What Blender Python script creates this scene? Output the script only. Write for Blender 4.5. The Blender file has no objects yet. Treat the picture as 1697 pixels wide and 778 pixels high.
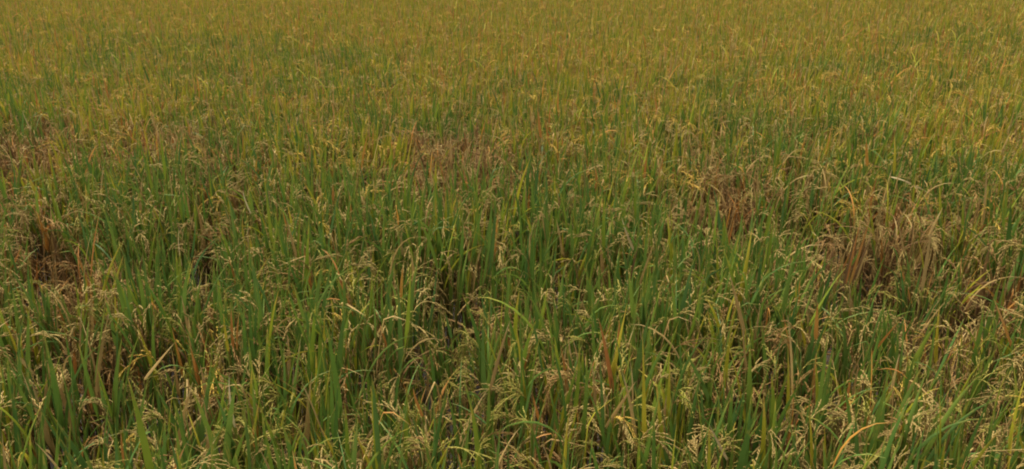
import bpy, math, random
import numpy as np
from mathutils import Matrix, Vector, noise

scene = bpy.context.scene
R = math.radians
rng = random.Random(41)

# ------------------------------------------------------------------ camera
IMG_W, IMG_H = 1697.0, 778.0
CAM_H = 2.06
HFOV = R(62.0)
PITCH = R(19.7)
FPX = IMG_W / 2 / math.tan(HFOV / 2)
cam_data = bpy.data.cameras.new('camera')
cam = bpy.data.objects.new('camera', cam_data)
scene.collection.objects.link(cam)
cam.location = (0, 0, CAM_H)
cam.rotation_euler = (R(90) - PITCH, 0, 0)
cam_data.sensor_fit = 'HORIZONTAL'
cam_data.sensor_width = 36.0
cam_data.angle = HFOV
cam_data.clip_start = 0.02
cam_data.clip_end = 6000.0
scene.camera = cam

# ------------------------------------------------------------------ overcast sky, soft sun, exposure
SUN_EL, SUN_AZ = R(64), R(-40)
world = bpy.data.worlds.new('World')
scene.world = world
world.use_nodes = True
wn, wl = world.node_tree.nodes, world.node_tree.links
wn.clear()
sky = wn.new('ShaderNodeTexSky')
sky.sky_type = 'NISHITA'
sky.sun_disc = False
sky.sun_elevation = SUN_EL
sky.sun_rotation = SUN_AZ
sky.dust_density = 6.0
sky.air_density = 1.0
sky.ozone_density = 1.0
hsv = wn.new('ShaderNodeHueSaturation')
hsv.inputs['Saturation'].default_value = 0.10      # cloud cover: the same sky, greyed
bg = wn.new('ShaderNodeBackground')
bg.inputs['Strength'].default_value = 0.075
wo = wn.new('ShaderNodeOutputWorld')
wl.new(sky.outputs[0], hsv.inputs['Color'])
wl.new(hsv.outputs[0], bg.inputs['Color'])
wl.new(bg.outputs[0], wo.inputs['Surface'])

sd = bpy.data.lights.new('sun', 'SUN')
sd.energy = 1.5
sd.angle = R(12)
sd.color = (1.0, 0.93, 0.79)
so = bpy.data.objects.new('sun', sd)
scene.collection.objects.link(so)
# sky sun_rotation is measured clockwise from +Y
sdir = Vector((math.sin(SUN_AZ) * math.cos(SUN_EL), math.cos(SUN_AZ) * math.cos(SUN_EL), math.sin(SUN_EL)))
so.rotation_euler = sdir.to_track_quat('Z', 'Y').to_euler()
so.location = (0, 0, 30)

vs = scene.view_settings
vs.view_transform = 'Standard'
vs.look = 'None'
vs.gamma = 1.0
vs.use_curve_mapping = False
vs.exposure = 1.76

cy = scene.cycles
cy.max_bounces = 5
cy.diffuse_bounces = 2
cy.glossy_bounces = 2
cy.transmission_bounces = 4
cy.transparent_max_bounces = 4
cy.filter_width = 2.0
cy.use_light_tree = False


# ------------------------------------------------------------------ pixel <-> place
CANOPY = 0.86


def at(px, py, z=CANOPY):
    """the place in the field, at height z, that the photograph shows at a pixel"""
    dx = (px - IMG_W / 2) / FPX
    dy = -(py - IMG_H / 2) / FPX
    f = Vector((0, math.cos(PITCH), -math.sin(PITCH)))
    u = Vector((0, math.sin(PITCH), math.cos(PITCH)))
    d = f + u * dy + Vector((1, 0, 0)) * dx
    t = (z - CAM_H) / d.z
    return Vector((0, 0, CAM_H)) + d * t


def pix(p):
    """where a place shows in the photograph"""
    f = (0, math.cos(PITCH), -math.sin(PITCH))
    u = (0, math.sin(PITCH), math.cos(PITCH))
    v = (p[0], p[1], p[2] - CAM_H)
    z = v[1] * f[1] + v[2] * f[2]
    if z < 0.05:
        return -9999, -9999
    return IMG_W / 2 + FPX * v[0] / z, IMG_H / 2 - FPX * (v[1] * u[1] + v[2] * u[2]) / z


# ------------------------------------------------------------------ materials
def lin(r, g, b):
    return tuple((c / 255 / 12.92) if c / 255 <= 0.04045 else ((c / 255 + 0.055) / 1.055) ** 2.4 for c in (r, g, b)) + (1,)


def plant_mat(name, stops, tip, tip_from, transl, rough=0.55, spec=0.25, base=None):
    m = bpy.data.materials.new(name)
    m.use_nodes = True
    n, l = m.node_tree.nodes, m.node_tree.links
    n.clear()
    out = n.new('ShaderNodeOutputMaterial')
    tint = n.new('ShaderNodeAttribute'); tint.attribute_name = 'tint'
    along = n.new('ShaderNodeAttribute'); along.attribute_name = 'along'
    oi = n.new('ShaderNodeObjectInfo')
    add = n.new('ShaderNodeMath'); add.operation = 'ADD'
    l.new(tint.outputs['Fac'], add.inputs[0]); l.new(oi.outputs['Random'], add.inputs[1])
    fr = n.new('ShaderNodeMath'); fr.operation = 'FRACT'
    l.new(add.outputs[0], fr.inputs[0])
    ramp = n.new('ShaderNodeValToRGB')
    e = ramp.color_ramp.elements
    while len(e) < len(stops):
        e.new(0.5)
    for i, c in enumerate(stops):
        e[i].position = i / (len(stops) - 1)
        e[i].color = c
    l.new(fr.outputs[0], ramp.inputs['Fac'])
    # blotches of wear along the blade
    geo = n.new('ShaderNodeNewGeometry')
    noi = n.new('ShaderNodeTexNoise')
    noi.inputs['Scale'].default_value = 45.0
    noi.inputs['Detail'].default_value = 3.0
    l.new(geo.outputs['Position'], noi.inputs['Vector'])
    mr = n.new('ShaderNodeMapRange')
    mr.inputs['From Min'].default_value = 0.3; mr.inputs['From Max'].default_value = 0.7
    mr.inputs['To Min'].default_value = -0.22; mr.inputs['To Max'].default_value = 0.22
    l.new(noi.outputs['Fac'], mr.inputs['Value'])
    a2 = n.new('ShaderNodeMath'); a2.operation = 'ADD'
    l.new(along.outputs['Fac'], a2.inputs[0]); l.new(mr.outputs[0], a2.inputs[1])
    m2 = n.new('ShaderNodeMapRange')
    m2.inputs['From Min'].default_value = tip_from; m2.inputs['From Max'].default_value = tip_from + 0.35
    l.new(a2.outputs[0], m2.inputs['Value'])
    mix = n.new('ShaderNodeMix'); mix.data_type = 'RGBA'
    l.new(m2.outputs[0], mix.inputs['Factor'])
    l.new(ramp.outputs[0], mix.inputs['A']); mix.inputs['B'].default_value = tip
    col = mix.outputs['Result']
    n2 = n.new('ShaderNodeTexNoise'); n2.inputs['Scale'].default_value = 11.0
    l.new(geo.outputs['Position'], n2.inputs['Vector'])
    m3 = n.new('ShaderNodeMapRange'); m3.inputs['To Min'].default_value = 0.7; m3.inputs['To Max'].default_value = 1.3
    l.new(n2.outputs['Fac'], m3.inputs['Value'])
    hs = n.new('ShaderNodeHueSaturation')
    l.new(m3.outputs[0], hs.inputs['Value']); l.new(col, hs.inputs['Color'])
    col = hs.outputs[0]
    p = n.new('ShaderNodeBsdfPrincipled')
    p.inputs['Roughness'].default_value = rough
    p.inputs['Specular IOR Level'].default_value = spec
    l.new(col, p.inputs['Base Color'])
    if transl > 0:
        tr = n.new('ShaderNodeBsdfTranslucent')
        l.new(col, tr.inputs['Color'])
        ms = n.new('ShaderNodeMixShader'); ms.inputs[0].default_value = transl
        l.new(p.outputs[0], ms.inputs[1]); l.new(tr.outputs[0], ms.inputs[2])
        l.new(ms.outputs[0], out.inputs['Surface'])
    else:
        l.new(p.outputs[0], out.inputs['Surface'])
    return m


def C(r, g, b):
    return (r, g, b, 1)


MAT = {
    'green': plant_mat('green_blade', [C(.060, .118, .020), C(.092, .158, .022), C(.135, .190, .026), C(.064, .130, .030)],
                       C(.30, .24, .04), 0.84, 0.26, 0.5, 0.16),
    'lime': plant_mat('pale_green_blade', [C(.13, .185, .018), C(.17, .21, .020), C(.11, .165, .018), C(.19, .22, .022)],
                      C(.34, .26, .04), 0.78, 0.28, 0.6, 0.1),
    'yellow': plant_mat('yellowing_blade', [C(.22, .24, .017), C(.31, .275, .022), C(.19, .22, .017), C(.38, .30, .026)],
                        C(.40, .26, .05), 0.74, 0.26, 0.6, 0.08),
    'straw': plant_mat('straw_blade', [C(.35, .225, .070), C(.27, .165, .055), C(.41, .275, .095), C(.30, .185, .062)],
                       C(.44, .32, .14), 0.80, 0.18, 0.65, 0.08),
    'orange': plant_mat('rusty_blade', [C(.40, .160, .035), C(.33, .145, .038), C(.47, .225, .042), C(.32, .125, .036)],
                        C(.42, .24, .08), 0.80, 0.2, 0.65, 0.08),
    'brown': plant_mat('withered_blade', [C(.145, .080, .031), C(.195, .108, .040), C(.105, .060, .025), C(.235, .138, .052)],
                       C(.28, .185, .08), 0.8, 0.12, 0.7, 0.06),
    'pale': plant_mat('bleached_blade', [C(.50, .37, .18), C(.44, .31, .14), C(.54, .42, .22), C(.48, .36, .18)],
                      C(.40, .30, .16), 0.85, 0.15, 0.6, 0.1),
    'culm': plant_mat('rice_stalk', [C(.10, .125, .022), C(.17, .14, .034), C(.14, .095, .038), C(.085, .10, .022)],
                      C(.22, .19, .04), 0.75, 0.0, 0.65, 0.08),
    'culm_dry': plant_mat('withered_stalk', [C(.12, .068, .030), C(.16, .092, .040), C(.09, .052, .024), C(.19, .12, .055)],
                          C(.20, .13, .06), 0.75, 0.0, 0.7, 0.06),
    'grain_gold': plant_mat('golden_grain', [C(.52, .335, .062), C(.57, .36, .074), C(.46, .31, .056), C(.53, .315, .064)],
                            C(.46, .34, .10), 0.9, 0.12, 0.65, 0.08),
    'grain_tan': plant_mat('tan_grain', [C(.35, .25, .078), C(.40, .277, .090), C(.30, .225, .068), C(.36, .228, .078)],
                           C(.46, .35, .16), 0.9, 0.12, 0.65, 0.12),
    'grain_green': plant_mat('greenish_grain', [C(.27, .235, .048), C(.32, .26, .056), C(.24, .222, .044), C(.30, .235, .052)],
                             C(.38, .32, .08), 0.9, 0.12, 0.65, 0.08),
    'grain_brown': plant_mat('brownish_grain', [C(.30, .172, .056), C(.25, .138, .048), C(.35, .205, .068), C(.28, .152, .052)],
                             C(.34, .22, .09), 0.9, 0.1, 0.65, 0.08),
}


def soil_mat():
    m = bpy.data.materials.new('paddy_mud')
    m.use_nodes = True
    n, l = m.node_tree.nodes, m.node_tree.links
    p = n['Principled BSDF']
    geo = n.new('ShaderNodeNewGeometry')
    a = n.new('ShaderNodeTexNoise'); a.inputs['Scale'].default_value = 6.0; a.inputs['Detail'].default_value = 8.0
    l.new(geo.outputs['Position'], a.inputs['Vector'])
    r = n.new('ShaderNodeValToRGB')
    r.color_ramp.elements[0].color = C(.016, .012, .007); r.color_ramp.elements[0].position = 0.3
    r.color_ramp.elements[1].color = C(.052, .036, .020); r.color_ramp.elements[1].position = 0.72
    l.new(a.outputs['Fac'], r.inputs['Fac']); l.new(r.outputs[0], p.inputs['Base Color'])
    p.inputs['Roughness'].default_value = 0.8
    b = n.new('ShaderNodeBump'); b.inputs['Strength'].default_value = 0.6; b.inputs['Distance'].default_value = 0.03
    l.new(a.outputs['Fac'], b.inputs['Height']); l.new(b.outputs[0], p.inputs['Normal'])
    return m


MAT['soil'] = soil_mat()

# ------------------------------------------------------------------ the ground, out to the horizon
def link(o):
    scene.collection.objects.link(o)
    return o


def build_ground():
    # fine uneven mud near the camera, running out in ever larger cells to the horizon
    xs = sorted(set([round(-8 + 0.16 * i, 3) for i in range(101)] + [s * v for v in (12, 20, 40, 90, 250, 800, 2500) for s in (-1, 1)]))
    ys = sorted(set([round(-2 + 0.16 * i, 3) for i in range(101)] + [18, 24, 40, 90, 250, 800, 2500, -5, -12, -40, -200, -2500]))
    g = random.Random(5)
    v = [(x, y, (g.uniform(-.02, .02) if abs(x) < 8 and -2 < y < 14 else 0.0)) for y in ys for x in xs]
    nx = len(xs)
    f = [(j * nx + i, j * nx + i + 1, (j + 1) * nx + i + 1, (j + 1) * nx + i) for j in range(len(ys) - 1) for i in range(nx - 1)]
    me = bpy.data.meshes.new('ground')
    me.from_pydata(v, [], f)
    me.polygons.foreach_set('use_smooth', [True] * len(f))
    me.materials.append(MAT['soil'])
    o = link(bpy.data.objects.new('ground', me))
    o['kind'] = 'structure'
    o['label'] = 'dark brown muddy ground under the rice'
    return o


build_ground()


# ------------------------------------------------------------------ shapes: each returns (verts, faces, along, tint)
def leaf_shape(r, L, w, bend, power, twist=0.0, kink=None, fold=0.28, side=0.0, nseg=8):
    V, F, A = [], [], []
    x = y = z = 0.0
    th = 0.0
    for i in range(nseg + 1):
        s = i / nseg
        th = bend * s ** power
        if kink and s > kink[0]:
            th += kink[1] * min(1.0, (s - kink[0]) / 0.12)
        if i:
            ds = L / nseg
            x += math.sin(th) * ds
            z += math.cos(th) * ds
            y += side * ds * s
        ww = w * 0.5 * min(1.0, 0.45 + s * 4.5) * max(0.0, 1 - s ** 2.0) ** 0.9
        if i == nseg:
            ww = w * 0.02
        tw = twist * s
        # across direction (y) twisted about the blade's direction
        cx, cyy, cz = math.sin(tw) * math.cos(th), math.cos(tw), -math.sin(tw) * math.sin(th)
        nxn, nyn, nzn = math.cos(tw) * math.cos(th), -math.sin(tw), -math.cos(tw) * math.sin(th)
        d = fold * ww
        V += [(x - cx * ww + nxn * d, y - cyy * ww + nyn * d, z - cz * ww + nzn * d), (x, y, z),
              (x + cx * ww + nxn * d, y + cyy * ww + nyn * d, z + cz * ww + nzn * d)]
        A += [s + .10, s, s + .10]      # blades dry from their edges inwards
    for i in range(nseg):
        a = i * 3
        F += [(a, a + 1, a + 4, a + 3), (a + 1, a + 2, a + 5, a + 4)]
    return np.array(V), F, np.array(A), np.full(len(V), r.random())


def frame_of(d):
    d = d / (np.linalg.norm(d) + 1e-9)
    a = np.array((0, 0, 1.0)) if abs(d[2]) < 0.9 else np.array((1.0, 0, 0))
    u = np.cross(d, a); u /= np.linalg.norm(u)
    return d, u, np.cross(d, u)


def tube(V, F, A, T, pts, radii, tint, sides=4, a0=0.0, a1=1.0):
    n0 = len(V)
    for k, p in enumerate(pts):
        q = pts[min(k + 1, len(pts) - 1)] - pts[max(k - 1, 0)]
        d, u, v = frame_of(q)
        for j in range(sides):
            an = 2 * math.pi * j / sides
            V.append(p + (u * math.cos(an) + v * math.sin(an)) * radii[k])
            A.append(a0 + (a1 - a0) * k / max(1, len(pts) - 1)); T.append(tint)
    for k in range(len(pts) - 1):
        for j in range(sides):
            a = n0 + k * sides + j
            b = n0 + k * sides + (j + 1) % sides
            F.append((a, b, b + sides, a + sides))


def panicle_shape(r, L, th0, th1, nbr, full=1.0, side=0.0, coarse=False):
    V, F, A, T = [], [], [], []
    tint0 = r.random()
    pts, ths = [], []
    p = np.zeros(3)
    N = 12
    for i in range(N + 1):
        s = i / N
        q = min(1.0, max(0.0, (s - .08) / .62)); th = th0 + (th1 - th0) * q * q * (3 - 2 * q)
        if i:
            p = p + np.array((math.sin(th), side * s, math.cos(th))) * (L / N)
        pts.append(p.copy()); ths.append(th)
    tube(V, F, A, T, pts, [0.0016 * (1 - 0.6 * i / N) for i in range(N + 1)], tint0, 3, 0.0, 0.4)

    def grain(q, d, ln, wd, tint):
        d, u, v = frame_of(d)
        n0 = len(V)
        mid = q + d * ln * 0.45
        V.extend([q, mid + u * wd, mid + v * wd * .75, mid - u * wd, mid - v * wd * .75, q + d * ln])
        A.extend([.2, .5, .5, .5, .5, 1.0])
        T.extend([tint] * 6)
        for j in range(4):
            a, b = n0 + 1 + j, n0 + 1 + (j + 1) % 4
            F.append((n0, b, a)); F.append((n0 + 5, a, b))

    down = np.array((0, 0, -1.0))
    for b in range(nbr):
        s = 0.16 + 0.80 * (b + r.random() * .6) / nbr
        k = min(N - 1, int(s * N)); fr = s * N - k
        q = pts[k] * (1 - fr) + pts[k + 1] * fr
        t = np.array((math.sin(ths[k]), 0, math.cos(ths[k])))
        az = r.uniform(0, 2 * math.pi)
        sidev = np.array((0, math.cos(az), math.sin(az) * .6))
        d = t * 1.0 + sidev * 0.30
        bl = r.uniform(.038, .068) * (1.1 - 0.45 * s) * (L / .22)
        M = 5
        bp = [q]
        for i in range(M):
            d = d / np.linalg.norm(d) + down * 0.20 * full
            bp.append(bp[-1] + d / np.linalg.norm(d) * bl / M)
        tube(V, F, A, T, [bp[0], bp[2], bp[5]], [.0008, .0007, .0005], tint0, 3, .2, .5)
        ng = int(r.uniform(6, 8)) if coarse else int(r.uniform(12, 16))
        for g in range(ng):
            s2 = (g + .6) / ng
            kk = min(M - 1, int(s2 * M)); f2 = s2 * M - kk
            gq = bp[kk] * (1 - f2) + bp[kk + 1] * f2
            gd = bp[kk + 1] - bp[kk]
            gd = gd / np.linalg.norm(gd) + np.array((r.uniform(-.3, .3), r.uniform(-.3, .3), r.uniform(-.4, .1)))
            grain(gq, gd, r.uniform(.0090, .0115) * (1.9 if coarse else 1), r.uniform(.0017, .0023) * (1.15 if coarse else 1), (tint0 + r.uniform(-.18, .18)) % 1.0)
    return np.array(V), F, np.array(A), np.array(T)


def stalk_shape(r, H, lean):
    V, F, A, T = [], [], [], []
    pts = [np.array((math.sin(lean) * H * (s ** 1.3), 0, H * s)) for s in (0, .35, .7, 1.0)]
    tube(V, F, A, T, pts, [.0036, .0034, .0028, .0018], r.random(), 4)
    return np.array(V), F, np.array(A), np.array(T)


def to_mesh(name, parts, mats):
    """parts: list of (V, F, A, T, material index)"""
    nv = 0
    Vs, As, Ts, loops, starts, tot, mi = [], [], [], [], [], [], []
    for V, F, A, T, m in parts:
        Vs.append(V); As.append(A); Ts.append(T)
        for f in F:
            starts.append(len(loops)); tot.append(len(f)); mi.append(m)
            loops.extend([i + nv for i in f])
        nv += len(V)
    me = bpy.data.meshes.new(name)
    me.vertices.add(nv)
    me.vertices.foreach_set('co', np.concatenate(Vs).astype(np.float32).ravel())
    me.loops.add(len(loops)); me.loops.foreach_set('vertex_index', loops)
    me.polygons.add(len(starts)); me.polygons.foreach_set('loop_start', starts)
    me.polygons.foreach_set('material_index', mi)
    me.polygons.foreach_set('use_smooth', [True] * len(starts))
    a = me.attributes.new('along', 'FLOAT', 'POINT'); a.data.foreach_set('value', np.concatenate(As).astype(np.float32))
    t = me.attributes.new('tint', 'FLOAT', 'POINT'); t.data.foreach_set('value', np.concatenate(Ts).astype(np.float32))
    for m in mats:
        me.materials.append(m)
    me.update(calc_edges=True)
    return me


# shape libraries --------------------------------------------------------------
lr = random.Random(77)
LIB = {'flag': [], 'arch': [], 'droop': [], 'broken': [], 'pan': [], 'panup': [], 'stalk': []}
for i in range(14):    # upright flag leaves, unit length 0.34 m
    LIB['flag'].append(leaf_shape(lr, .34, lr.uniform(.0160, .0230), R(lr.uniform(1, 20)), lr.uniform(1.2, 2.4), R(lr.uniform(-60, 60)), None, lr.uniform(.15, .4), lr.uniform(-.12, .12)))
for i in range(12):    # arching leaves
    LIB['arch'].append(leaf_shape(lr, .42, lr.uniform(.0100, .0145), R(lr.uniform(30, 85)), lr.uniform(1.4, 2.4), R(lr.uniform(-110, 110)), None, lr.uniform(.15, .4), lr.uniform(-.2, .2)))
for i in range(8):     # hanging withered leaves
    LIB['droop'].append(leaf_shape(lr, .36, lr.uniform(.006, .010), R(lr.uniform(110, 165)), lr.uniform(.6, 1.2), R(lr.uniform(-260, 260)), None, lr.uniform(.3, .8), lr.uniform(-.3, .3)))
for i in range(8):     # snapped leaves
    LIB['broken'].append(leaf_shape(lr, .36, lr.uniform(.009, .013), R(lr.uniform(5, 25)), 1.4, R(lr.uniform(-60, 60)), (lr.uniform(.4, .75), R(lr.uniform(60, 140))), .3, lr.uniform(-.1, .1), 10))
for i in range(12):    # drooping ears
    LIB['pan'].append(panicle_shape(lr, lr.uniform(.20, .26), R(lr.uniform(0, 22)), R(lr.uniform(145, 178)), int(lr.uniform(14, 18)), 1.0, lr.uniform(-.3, .3)))
for i in range(6):     # ears still half upright
    LIB['panup'].append(panicle_shape(lr, lr.uniform(.18, .23), R(lr.uniform(0, 12)), R(lr.uniform(60, 105)), int(lr.uniform(8, 10)), .7, lr.uniform(-.2, .2)))
# the same ears with fewer, larger grains for plants farther off
LIB['pan_far'] = [panicle_shape(lr, lr.uniform(.20, .26), R(lr.uniform(0, 22)), R(lr.uniform(145, 178)), int(lr.uniform(8, 11)), 1.0, lr.uniform(-.3, .3), True) for i in range(12)]
LIB['panup_far'] = [panicle_shape(lr, lr.uniform(.18, .23), R(lr.uniform(0, 12)), R(lr.uniform(70, 110)), int(lr.uniform(7, 9)), .7, lr.uniform(-.2, .2), True) for i in range(6)]
for i in range(8):
    LIB['stalk'].append(stalk_shape(lr, .66, R(lr.uniform(1, 9))))

# ------------------------------------------------------------------ how a plant of each type is put together
# fam weights for flag and second leaves, panicle families, counts
TYPES = {
    'green':  dict(till=(14, 18), flag=(('green', .78), ('lime', .14), ('yellow', .06), ('straw', .02)), sec=(('green', .72), ('yellow', .16), ('straw', .12)),
                   low=(('straw', .5), ('brown', .5)), nlow=.45, pan=(('grain_green', .5), ('grain_tan', .5)), ppan=.45, h=(.98, 1.08), fl=(.70, .96), splay=.95, arch=.08, p2=.95),
    'mixed':  dict(till=(13, 17), flag=(('green', .55), ('lime', .12), ('yellow', .10), ('straw', .14), ('orange', .09)), sec=(('green', .62), ('yellow', .18), ('straw', .15), ('orange', .05)),
                   low=(('straw', .5), ('brown', .45), ('orange', .05)), nlow=.6, pan=(('grain_tan', .56), ('grain_gold', .01), ('grain_green', .28), ('grain_brown', .16)), ppan=.72, h=(.96, 1.06), fl=(.54, .82), splay=.95, arch=.10, p2=.75),
    'golden': dict(till=(13, 16), flag=(('green', .06), ('lime', .30), ('yellow', .42), ('straw', .13), ('orange', .09)), sec=(('lime', .35), ('yellow', .40), ('straw', .2), ('orange', .05)),
                   low=(('straw', .6), ('brown', .4)), nlow=.3, pan=(('grain_gold', .52), ('grain_green', .28), ('grain_brown', .13), ('grain_tan', .07)), ppan=.80, h=(.97, 1.06), fl=(.68, .98), splay=1.0, arch=.06, p2=.6),
    'brown':  dict(till=(13, 16), flag=(('straw', .24), ('brown', .44), ('orange', .16), ('yellow', .08), ('green', .08)), sec=(('straw', .24), ('brown', .58), ('orange', .10), ('green', .08)),
                   low=(('brown', .7), ('straw', .3)), nlow=1.1, culm='culm_dry', pan=(('grain_brown', .75), ('grain_tan', .25)), ppan=.9, h=(.88, 1.0), fl=(.5, .8), splay=1.4, arch=.4, p2=.8),
}
LOOK = {
    'green': 'lush green rice clump with upright blades',
    'mixed': 'green rice clump with drooping golden ears',
    'golden': 'ripening yellowish rice clump with heavy ears',
    'brown': 'dry brown rice clump with withered leaves',
}


def pick(r, table):
    t = r.random() * sum(w for _, w in table)
    for k, w in table:
        t -= w
        if t <= 0:
            return k
    return table[-1][0]


def pieces_of(r, typ, override=None, far=''):
    """list of (part name, library, index, family, matrix) for one plant standing at the origin"""
    P = dict(TYPES[typ])
    if override:
        P.update(override)
    out = []
    hs = r.uniform(*P['h'])
    n = r.randint(*P['till'])
    for t in range(n):
        az = 2 * math.pi * (t + r.uniform(-.4, .4)) / n * 2.618
        rad = .010 + .028 * math.sqrt(r.random())
        lean = R(r.uniform(0, 6.2)) * P['splay'] + R(abs(r.gauss(0, 2)))
        s = hs * r.uniform(.88, 1.08)
        base = Matrix.Translation((math.cos(az) * rad, math.sin(az) * rad, 0)) @ Matrix.Rotation(az, 4, 'Z') @ Matrix.Rotation(lean, 4, 'Y')
        k = r.randrange(len(LIB['stalk']))
        out.append(('stalk', 'stalk', k, P.get('culm', 'culm'), base @ Matrix.Diagonal((s, s, s, 1))))
        sp = LIB['stalk'][k][0]
        top = Vector(sp[-4:].mean(axis=0)) * s

        def on(f):
            return Vector((top.x * f ** 1.3, 0, top.z * f))
        # flag leaf
        if r.random() < .93:
            fam = pick(r, P['flag'])
            lib = 'broken' if (r.random() < .02 or (fam in ('straw', 'orange') and r.random() < .18)) else ('arch' if r.random() < P['arch'] else 'flag')
            i = r.randrange(len(LIB[lib]))
            sc = r.uniform(*P['fl'])
            m = base @ Matrix.Translation(on(r.uniform(.78, .95))) @ Matrix.Rotation(r.uniform(0, 6.28), 4, 'Z') @ Matrix.Rotation(R(abs(r.gauss(0, 7)) + 1), 4, 'Y')
            out.append(('leaf' if fam in ('green', 'lime', 'yellow') else 'dry_leaf', lib, i, fam, m @ Matrix.Diagonal((sc, sc * r.uniform(.8, 1.15), sc, 1))))
        # second leaf
        if r.random() < P['p2']:
            fam = pick(r, P['sec'])
            lib = pick(r, (('flag', .76), ('arch', .20), ('broken', .04)))
            i = r.randrange(len(LIB[lib]))
            sc = r.uniform(.75, 1.0)
            m = base @ Matrix.Translation(on(r.uniform(.60, .80))) @ Matrix.Rotation(r.uniform(0, 6.28), 4, 'Z') @ Matrix.Rotation(R(abs(r.gauss(0, 9)) + 2), 4, 'Y')
            out.append(('leaf' if fam in ('green', 'lime', 'yellow') else 'dry_leaf', lib, i, fam, m @ Matrix.Diagonal((sc, sc * r.uniform(.8, 1.15), sc, 1))))
        # withered lower leaf
        if r.random() < P['nlow']:
            fam = pick(r, P['low'])
            i = r.randrange(len(LIB['droop']))
            m = base @ Matrix.Translation(on(r.uniform(.35, .7))) @ Matrix.Rotation(r.uniform(0, 6.28), 4, 'Z') @ Matrix.Rotation(R(r.uniform(5, 40)), 4, 'Y')
            sc = r.uniform(.8, 1.2)
            out.append(('dry_leaf', 'droop', i, fam, m @ Matrix.Diagonal((sc, sc, sc, 1))))
        # ear of grain
        if r.random() < P['ppan']:
            fam = pick(r, P['pan'])
            lib = ('panup' if r.random() < .15 else 'pan') + far
            i = r.randrange(len(LIB[lib]))
            m = base @ Matrix.Translation(on(1.0)) @ Matrix.Rotation(r.gauss(0, .9), 4, 'Z') @ Matrix.Rotation(R(r.uniform(0, 12)), 4, 'Y')
            sc = r.uniform(.72, 1.05)
            out.append(('panicle', lib, i, fam, m @ Matrix.Diagonal((sc, sc, sc, 1))))
    return out


def xf(shape, m):
    V, F, A, T = shape
    M = np.array(m)
    return V @ M[:3, :3].T + M[:3, 3], F, A, T


FAMS = ['lime', 'culm_dry', 'green', 'yellow', 'straw', 'orange', 'brown', 'pale', 'culm', 'grain_gold', 'grain_green', 'grain_brown', 'grain_tan']
SHARED = {}


def shared_mesh(lib, i, fam):
    k = (lib, i, fam)
    if k not in SHARED:
        SHARED[k] = to_mesh('%s_%s' % (fam, lib), [LIB[lib][i] + (0,)], [MAT[fam]])
    return SHARED[k]


def joined(name, pieces):
    used = sorted(set(FAMS.index(p[3]) for p in pieces))
    mp = {f: j for j, f in enumerate(used)}
    r = random.Random(len(pieces))
    parts = []
    for _, lib, i, fam, m in pieces:
        V, F, A, T = xf(LIB[lib][i], m)
        parts.append((V, F, A, (T + r.random()) % 1.0, mp[FAMS.index(fam)]))
    return to_mesh(name, parts, [MAT[FAMS[f]] for f in used])


# ------------------------------------------------------------------ what grows where
# hollows where plants are missing or flattened: (pixel, radius in metres)
HOLLOWS = [(1385, 422, .23), (1500, 385, .14), (762, 485, .13), (402, 332, .13), (100, 425, .18), (690, 585, .11), (1240, 362, .16),
           (585, 290, .15), (975, 458, .10), (345, 405, .11), (820, 400, .10), (270, 600, .09), (1500, 548, .10), (1680, 488, .13), (870, 298, .13),
           (205, 345, .09), (475, 300, .09), (1130, 372, .09), (1565, 475, .11), (1330, 325, .10)]
HOL = [(at(x, y, .62), r) for x, y, r in HOLLOWS]
# patches: (pixel, radius x, radius y in pixels, type, strength)
PATCHES = [
    (745, 258, 65, 34, 'brown', .85), (1215, 325, 75, 50, 'brown', .85), (1390, 395, 75, 48, 'brown', 1.0), (1500, 360, 70, 60, 'brown', .7),
    (70, 405, 95, 60, 'brown', 1.0), (270, 250, 80, 36, 'brown', .6), (40, 230, 80, 40, 'brown', .55), (150, 425, 45, 50, 'brown', .8), (345, 400, 40, 40, 'brown', .7),
    (1640, 450, 80, 70, 'brown', .55), (720, 670, 80, 50, 'brown', .45), (940, 620, 60, 60, 'brown', .45), (590, 290, 60, 40, 'brown', .5),
    (1060, 430, 40, 40, 'brown', .5), (300, 620, 60, 40, 'brown', .5), (1380, 620, 70, 50, 'brown', .3), (670, 560, 60, 40, 'brown', .4),
    (650, 350, 200, 60, 'green', .65), (840, 310, 80, 40, 'green', .7), (200, 310, 70, 50, 'green', .6), (235, 450, 60, 40, 'green', .9),
    (1000, 540, 120, 70, 'green', .65), (520, 600, 90, 90, 'green', .5), (180, 640, 50, 90, 'green', .5), (1170, 600, 50, 90, 'green', .6),
    (1640, 640, 70, 90, 'green', .75), (760, 600, 60, 60, 'green', .5), (300, 730, 50, 50, 'green', .6), (1480, 700, 60, 60, 'green', .5),
    (60, 700, 60, 60, 'green', .5), (620, 640, 60, 60, 'green', .5), (1090, 390, 120, 50, 'green', .45), (480, 430, 120, 60, 'green', .45),
    (1290, 400, 50, 60, 'green', .4), (1580, 180, 60, 60, 'golden', .8),
]


def lodged(x, y):
    """plants on the near side of a hollow are bent down"""
    for h, rr in HOL:
        if abs(x - h.x) < rr + .06 and 0 < h.y - y < rr + .45:
            return (.60 if rr > .2 else .72) if h.y - y < rr + .22 else (.76 if rr > .2 else .84)
    return 1.0


def kind_at(r, px, py):
    for x, y, rx, ry, t, s in PATCHES:
        y -= 20 if t == 'brown' else 8
        d = ((px - x) / rx) ** 2 + ((py - y) / ry) ** 2
        if d < 1.6 and r.random() < s * min(1.0, 1.8 - d):
            return t
    far = min(1.0, max(0.0, (340 - py) / 330.0))
    return pick(r, (('golden', .03 + .67 * far), ('mixed', .48 - .28 * far), ('green', .36 - .22 * far), ('brown', .08 - .06 * far)))


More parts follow.
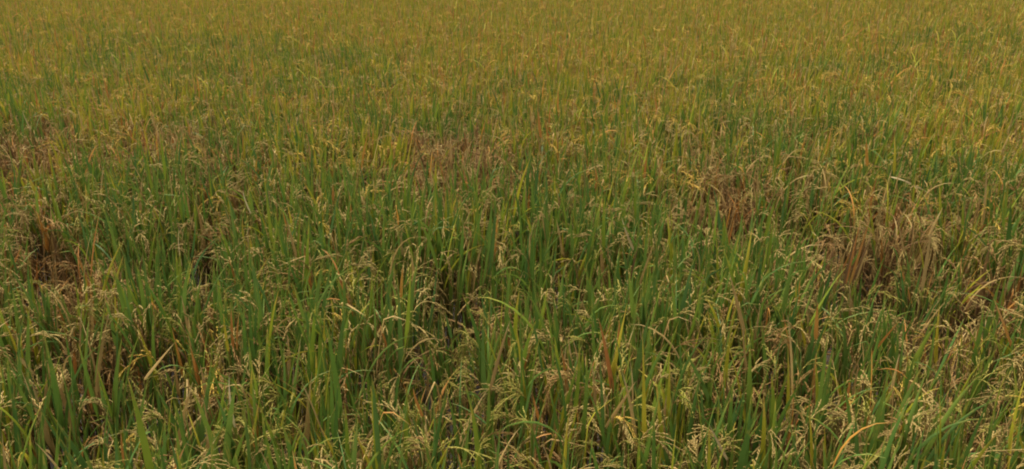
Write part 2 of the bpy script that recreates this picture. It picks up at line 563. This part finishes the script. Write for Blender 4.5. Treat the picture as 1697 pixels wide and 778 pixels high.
hills = []
ROW, COL = .178, .188
y = .6
hr = random.Random(9)
TILE_FROM = 6.2
while y < TILE_FROM + .1:
    half = .72 * y + 1.8
    x = -half + hr.uniform(0, COL)
    while x < half:
        px_, py_ = x + hr.gauss(0, .042), y + hr.gauss(0, .042)
        x += COL * hr.uniform(.82, 1.18)
        if hr.random() < .055:
            continue
        if any((px_ - h.x) ** 2 + (py_ - h.y) ** 2 < rr * rr for h, rr in HOL):
            continue
        hills.append((px_, py_))
    y += ROW

near, rest = [], []
for hx, hy in hills:
    u, v = pix((hx, hy, .82))
    if -40 < u < IMG_W + 40 and -30 < v < IMG_H + 70 and hy < 9:
        near.append((math.hypot(hx, hy), hx, hy, u, v))
    else:
        rest.append((hx, hy, u, v))
near.sort()
rest += [(a[1], a[2], a[3], a[4]) for a in near[300:]]
near = near[:300]

# ready-made plants for everything but the nearest ones
vr = random.Random(303)
VARIANTS = {}
for typ, cnt in (('green', 7), ('mixed', 9), ('golden', 10), ('brown', 7)):
    VARIANTS[typ] = [pieces_of(vr, typ, None, '_far') for _ in range(cnt)]
VPARTS = {}


def variant_parts(typ, i):
    k = (typ, i)
    if k not in VPARTS:
        d = {}
        for name, part in (('foliage', 'leaf'), ('withered_foliage', 'dry_leaf'), ('grain_heads', 'panicle'), ('stalk_tuft', 'stalk')):
            pcs = [p for p in VARIANTS[typ][i] if p[0] == part]
            if pcs:
                d[name] = joined(name, pcs)
        VPARTS[k] = d
    return VPARTS[k]


FULL = 75          # the nearest plants: every leaf, stalk and ear an object of its own
seen_labels = {}
nr = random.Random(1234)


ONES = 'zero one two three four five six seven eight nine ten eleven twelve thirteen fourteen fifteen sixteen seventeen eighteen nineteen'.split()
TENS = '. . twenty thirty forty fifty sixty seventy eighty ninety'.split()


def in_words(n):
    return ONES[n] if n < 20 else TENS[n // 10] + ('-' + ONES[n % 10] if n % 10 else '')


def label_for(typ, u, v):
    u = min(99, max(1, round(u / IMG_W * 100)))
    v = min(99, max(1, round(v / IMG_H * 100)))
    while (typ, u, v) in seen_labels:
        u = u + 1 if u < 99 else u - 3
    seen_labels[(typ, u, v)] = 1
    return '%s, %s percent across and %s percent down the photo' % (LOOK[typ], in_words(u), in_words(v))


def part_object(name, me, parent, m=None, kind=None):
    o = bpy.data.objects.new(name, me)
    o.parent = parent
    if m is not None:
        o.matrix_basis = m
    if kind:
        o['kind'] = kind
    link(o)
    return o


for n, (dist, hx, hy, u, v) in enumerate(near):
    typ = kind_at(nr, u, v)
    root = link(bpy.data.objects.new('rice_plant', None))
    root.empty_display_size = .1
    root.location = (hx, hy, 0)
    root.rotation_euler = (R(nr.gauss(0, 3.2)), R(nr.gauss(0, 3.2)), nr.uniform(0, 6.28))
    root['label'] = label_for(typ, u, v)
    root['category'] = 'rice plant'
    root['group'] = 'rice plants standing in the near part of the field'
    low = lodged(hx, hy) * (.92 if typ == 'brown' else 1.0)
    if n < FULL:
        sc = low * nr.uniform(.92, 1.07)
        root.scale = (sc, sc, sc)
        for part, lib, i, fam, m in pieces_of(nr, typ):
            part_object(part, shared_mesh(lib, i, fam), root, m)
    else:
        i = nr.randrange(len(VARIANTS[typ]))
        sc = low * nr.uniform(.90, 1.08)
        root.scale = (sc, sc, sc)
        for name, me in variant_parts(typ, i).items():
            part_object(name, me.copy(), root, None, 'stuff')

# ------------------------------------------------------------------ two collapsed clumps beside the dark hollow
cr = random.Random(4)
for cx, cyy, typ_o, lab in ((1500, 368, dict(till=(22, 22), splay=1.9, arch=.8, ppan=.9, h=(1.0, 1.0), fl=(.5, .8), nlow=1.0, culm='culm', flag=(('straw', .5), ('brown', .12), ('yellow', .38)), sec=(('straw', .5), ('brown', .25), ('green', .25)), pan=(('grain_tan', .7), ('grain_brown', .3))), 'broad collapsed dome of straw-coloured rice behind the dark hollow'),
                            (1348, 392, dict(till=(18, 18), splay=1.9, arch=.7, ppan=1.0, h=(.90, .90), fl=(.5, .8), nlow=1.0, flag=(('brown', .5), ('straw', .35), ('orange', .15))), 'withered brown clump of drooping ears over the dark hollow')):
    b = at(cx, cyy, .74)
    root = link(bpy.data.objects.new('collapsed_rice_clump', None))
    root.empty_display_size = .1
    root.location = (b.x, b.y + .05, 0)
    root['label'] = lab
    root['category'] = 'rice plant'
    for part, lib, i, fam, m in pieces_of(cr, 'brown', typ_o):
        part_object(part, shared_mesh(lib, i, fam), root, m)

# ------------------------------------------------------------------ single shoots that stand out: a blade on its own stalk
FAM_LOOK = {'orange': 'rusty orange blade', 'pale': 'bleached pale blade', 'straw': 'dry straw-coloured blade', 'yellow': 'yellow blade', 'brown': 'withered brown blade', 'green': 'bright green blade'}
SHOOTS = [  # pixel of the blade's foot, pixel of its tip, colour, width, bend in degrees
    (150, 458, 164, 352, 'orange', .014, 10), (138, 470, 150, 385, 'straw', .012, 12), (301, 440, 296, 376, 'pale', .009, 20), (416, 354, 404, 316, 'pale', .010, 25),
    (1052, 418, 1039, 360, 'pale', .012, 30), (1408, 472, 1449, 360, 'orange', .010, 8), (1396, 482, 1432, 372, 'brown', .009, 12), (1420, 462, 1455, 380, 'straw', .009, 14), (1402, 470, 1441, 366, 'orange', .008, 18), (1412, 468, 1446, 390, 'brown', .010, 4),
    (389, 708, 384, 628, 'pale', .010, 22), (238, 628, 287, 570, 'straw', .012, 5), (512, 658, 438, 610, 'straw', .008, 4), (1003, 708, 1054, 634, 'straw', .011, 4),
    (1206, 762, 1178, 704, 'pale', .009, 5), (896, 228, 892, 178, 'orange', .022, 5), (386, 578, 384, 512, 'orange', .013, 8), (392, 580, 397, 520, 'orange', .010, 12), (378, 582, 372, 522, 'yellow', .012, 10), (664, 494, 669, 444, 'orange', .014, 10),
    (497, 412, 496, 366, 'orange', .016, 8), (1437, 275, 1437, 232, 'orange', .020, 6), (450, 305, 438, 272, 'straw', .010, 8), (371, 254, 361, 218, 'pale', .010, 10),
    (52, 218, 36, 182, 'pale', .010, 8), (196, 452, 178, 405, 'orange', .010, 20), (1528, 482, 1551, 370, 'straw', .014, 8), (812, 645, 848, 536, 'straw', .012, 10),
    (1352, 562, 1358, 502, 'orange', .015, 8), (1237, 612, 1233, 540, 'straw', .010, 8), (1476, 292, 1522, 312, 'pale', .010, 25), (1500, 300, 1548, 335, 'pale', .010, 30),
    (30, 590, 58, 625, 'straw', .012, 10), (700, 690, 688, 645, 'orange', .014, 25), (205, 770, 200, 715, 'orange', .012, 8), (895, 700, 885, 655, 'orange', .010, 10),
    (245, 490, 236, 415, 'green', .022, 5), (230, 480, 222, 430, 'green', .018, 6), (256, 485, 262, 440, 'green', .016, 6), (1410, 440, 1432, 405, 'green', .009, 5),
    (1060, 470, 1090, 395, 'straw', .009, 8), (1040, 480, 1062, 405, 'brown', .010, 8), (1500, 420, 1496, 372, 'straw', .009, 25), (748, 560, 738, 515, 'green', .016, 5),
]
shr = random.Random(17)
for x0, y0, x1, y1, fam, w, bd in SHOOTS:
    a0 = at(x0, y0, .74 if y0 > 300 else .78)
    depth = a0.y
    # the tip at the same distance into the field
    ray = at(x1, y1, 0.0) - Vector((0, 0, CAM_H))
    tip = Vector((0, 0, CAM_H)) + ray * (depth / ray.y)
    d = tip - a0
    ln = d.length
    root = link(bpy.data.objects.new('rice_shoot', None))
    root.empty_display_size = .05
    root.location = (a0.x, a0.y, 0)
    uu, vv = min(99, max(1, round(x1 / IMG_W * 100))), min(99, max(1, round(y1 / IMG_H * 100)))
    root['label'] = '%s standing out, %s percent across and %s percent down the photo' % (FAM_LOOK[fam], in_words(uu), in_words(vv))
    root['category'] = 'rice shoot'
    root['group'] = 'single shoots that stand out in the field'
    st = stalk_shape(shr, a0.z, 0.0)
    part_object('stalk', to_mesh('stalk', [st + (0,)], [MAT['culm']]), root)
    lf = leaf_shape(shr, ln * 1.03, w, R(bd), 1.4, R(shr.uniform(-15, 15)), None, .2, 0.0, 10)
    # turn the blade flat to the path beside the field, leaning as it grew
    ang = math.atan2(d.x, d.z) - R(bd) * .4
    m = Matrix.Translation((0, 0, a0.z - .004)) @ Matrix.Rotation(ang, 4, 'Y') @ Matrix.Rotation(R(shr.uniform(40, 75)), 4, 'Z')
    part_object('leaf' if fam in ('green', 'lime', 'yellow') else 'dry_leaf', to_mesh('blade', [lf + (0,)], [MAT[fam]]), root, m)

# ------------------------------------------------------------------ the rest of the field: one mass
src = []
for typ in ('green', 'mixed', 'golden', 'brown'):
    for i in range(len(VARIANTS[typ])):
        src.append((typ, bpy.data.objects.new('plant_source_%02d' % len(src), joined('plant_%s' % typ, VARIANTS[typ][i]))))
# square-metre swards of some twenty-odd plants for the field farther out
tr_ = random.Random(808)
SWARD = {'mid': [], 'far': []}
for zone, cnt, tab in (('mid', 3, (('golden', .54), ('mixed', .24), ('green', .16), ('brown', .06))), ('far', 5, (('golden', .81), ('mixed', .08), ('green', .07), ('brown', .04)))):
    for q in range(cnt):
        pcs = []
        for gy in range(6):
            for gx in range(6):
                t = pick(tr_, tab)
                M = Matrix.Translation((-.42 + .168 * gx + tr_.gauss(0, .045), -.42 + .168 * gy + tr_.gauss(0, .045), 0)) @ Matrix.Rotation(tr_.uniform(0, 6.28), 4, 'Z') \
                    @ Matrix.Rotation(R(tr_.gauss(0, 3)), 4, 'X') @ Matrix.Scale(tr_.uniform(.92, 1.06), 4)
                pcs += [(a, b, c, d, M @ m) for a, b, c, d, m in tr_.choice(VARIANTS[t]) if a != 'stalk']
        SWARD[zone].append(len(src))
        src.append((zone, bpy.data.objects.new('plant_source_%02d' % len(src), joined('sward', pcs))))
src_col = bpy.data.collections.new('plant_sources')
for _, o in src:
    src_col.objects.link(o)
idx_by_type = {}
for i, (t, _) in enumerate(src):
    idx_by_type.setdefault(t, []).append(i)

fr_ = random.Random(55)
pts, pid, prot, pscl = [], [], [], []
for hx, hy, u, v in rest:
    if -9000 < u:
        t = kind_at(fr_, u, v)
    else:
        t = 'mixed'
    pts.append((hx, hy, 0))
    pid.append(fr_.choice(idx_by_type[t]))
    prot += [R(fr_.gauss(0, 2.5)), R(fr_.gauss(0, 2.5)), fr_.uniform(0, 6.28)]
    pscl.append(fr_.uniform(.94, 1.06))
ty = TILE_FROM + .55
while ty < 42:
    half = .75 * ty + 2.0
    tx = -half + fr_.random()
    while tx < half:
        pts.append((tx, ty, 0))
        nz = noise.noise(Vector((tx * .22, ty * .16, 3.1)))
        pid.append(fr_.choice(SWARD['far' if ty + nz * 9 + tx * .12 > 8.0 + fr_.uniform(-2.0, 2.0) else 'mid']))
        prot += [0, 0, fr_.choice((0, 1, 2, 3)) * math.pi / 2]
        pscl.append(1.0)
        tx += 1.0
    ty += 1.0
me = bpy.data.meshes.new('rice_field')
me.from_pydata(pts, [], [])
a = me.attributes.new('pid', 'INT', 'POINT'); a.data.foreach_set('value', pid)
a = me.attributes.new('prot', 'FLOAT_VECTOR', 'POINT'); a.data.foreach_set('vector', prot)
a = me.attributes.new('pscl', 'FLOAT', 'POINT'); a.data.foreach_set('value', pscl)
field = link(bpy.data.objects.new('rice_field', me))
field['kind'] = 'stuff'
field['label'] = 'ripening golden-green rice standing dense across the far field'
field['category'] = 'rice field'

ng = bpy.data.node_groups.new('field_of_rice', 'GeometryNodeTree')
ng.interface.new_socket('Geometry', in_out='INPUT', socket_type='NodeSocketGeometry')
ng.interface.new_socket('Geometry', in_out='OUTPUT', socket_type='NodeSocketGeometry')
N, L = ng.nodes, ng.links
gi, go = N.new('NodeGroupInput'), N.new('NodeGroupOutput')
ci = N.new('GeometryNodeCollectionInfo')
ci.inputs['Collection'].default_value = src_col
ci.inputs['Separate Children'].default_value = True
ci.inputs['Reset Children'].default_value = True
iop = N.new('GeometryNodeInstanceOnPoints')
iop.inputs['Pick Instance'].default_value = True


def named(nm, dt):
    q = N.new('GeometryNodeInputNamedAttribute')
    q.data_type = dt
    q.inputs['Name'].default_value = nm
    return q.outputs['Attribute']


L.new(gi.outputs[0], iop.inputs['Points'])
L.new(ci.outputs[0], iop.inputs['Instance'])
L.new(named('pid', 'INT'), iop.inputs['Instance Index'])
e2r = N.new('FunctionNodeEulerToRotation')
L.new(named('prot', 'FLOAT_VECTOR'), e2r.inputs[0])
L.new(e2r.outputs[0], iop.inputs['Rotation'])
L.new(named('pscl', 'FLOAT'), iop.inputs['Scale'])
L.new(iop.outputs[0], go.inputs[0])
md = field.modifiers.new('plants', 'NODES')
md.node_group = ng

print('hills', len(hills), 'near', len(near), 'rest', len(rest), 'objects', len(scene.objects), 'far of near', near[-1][0], near[FULL][0])
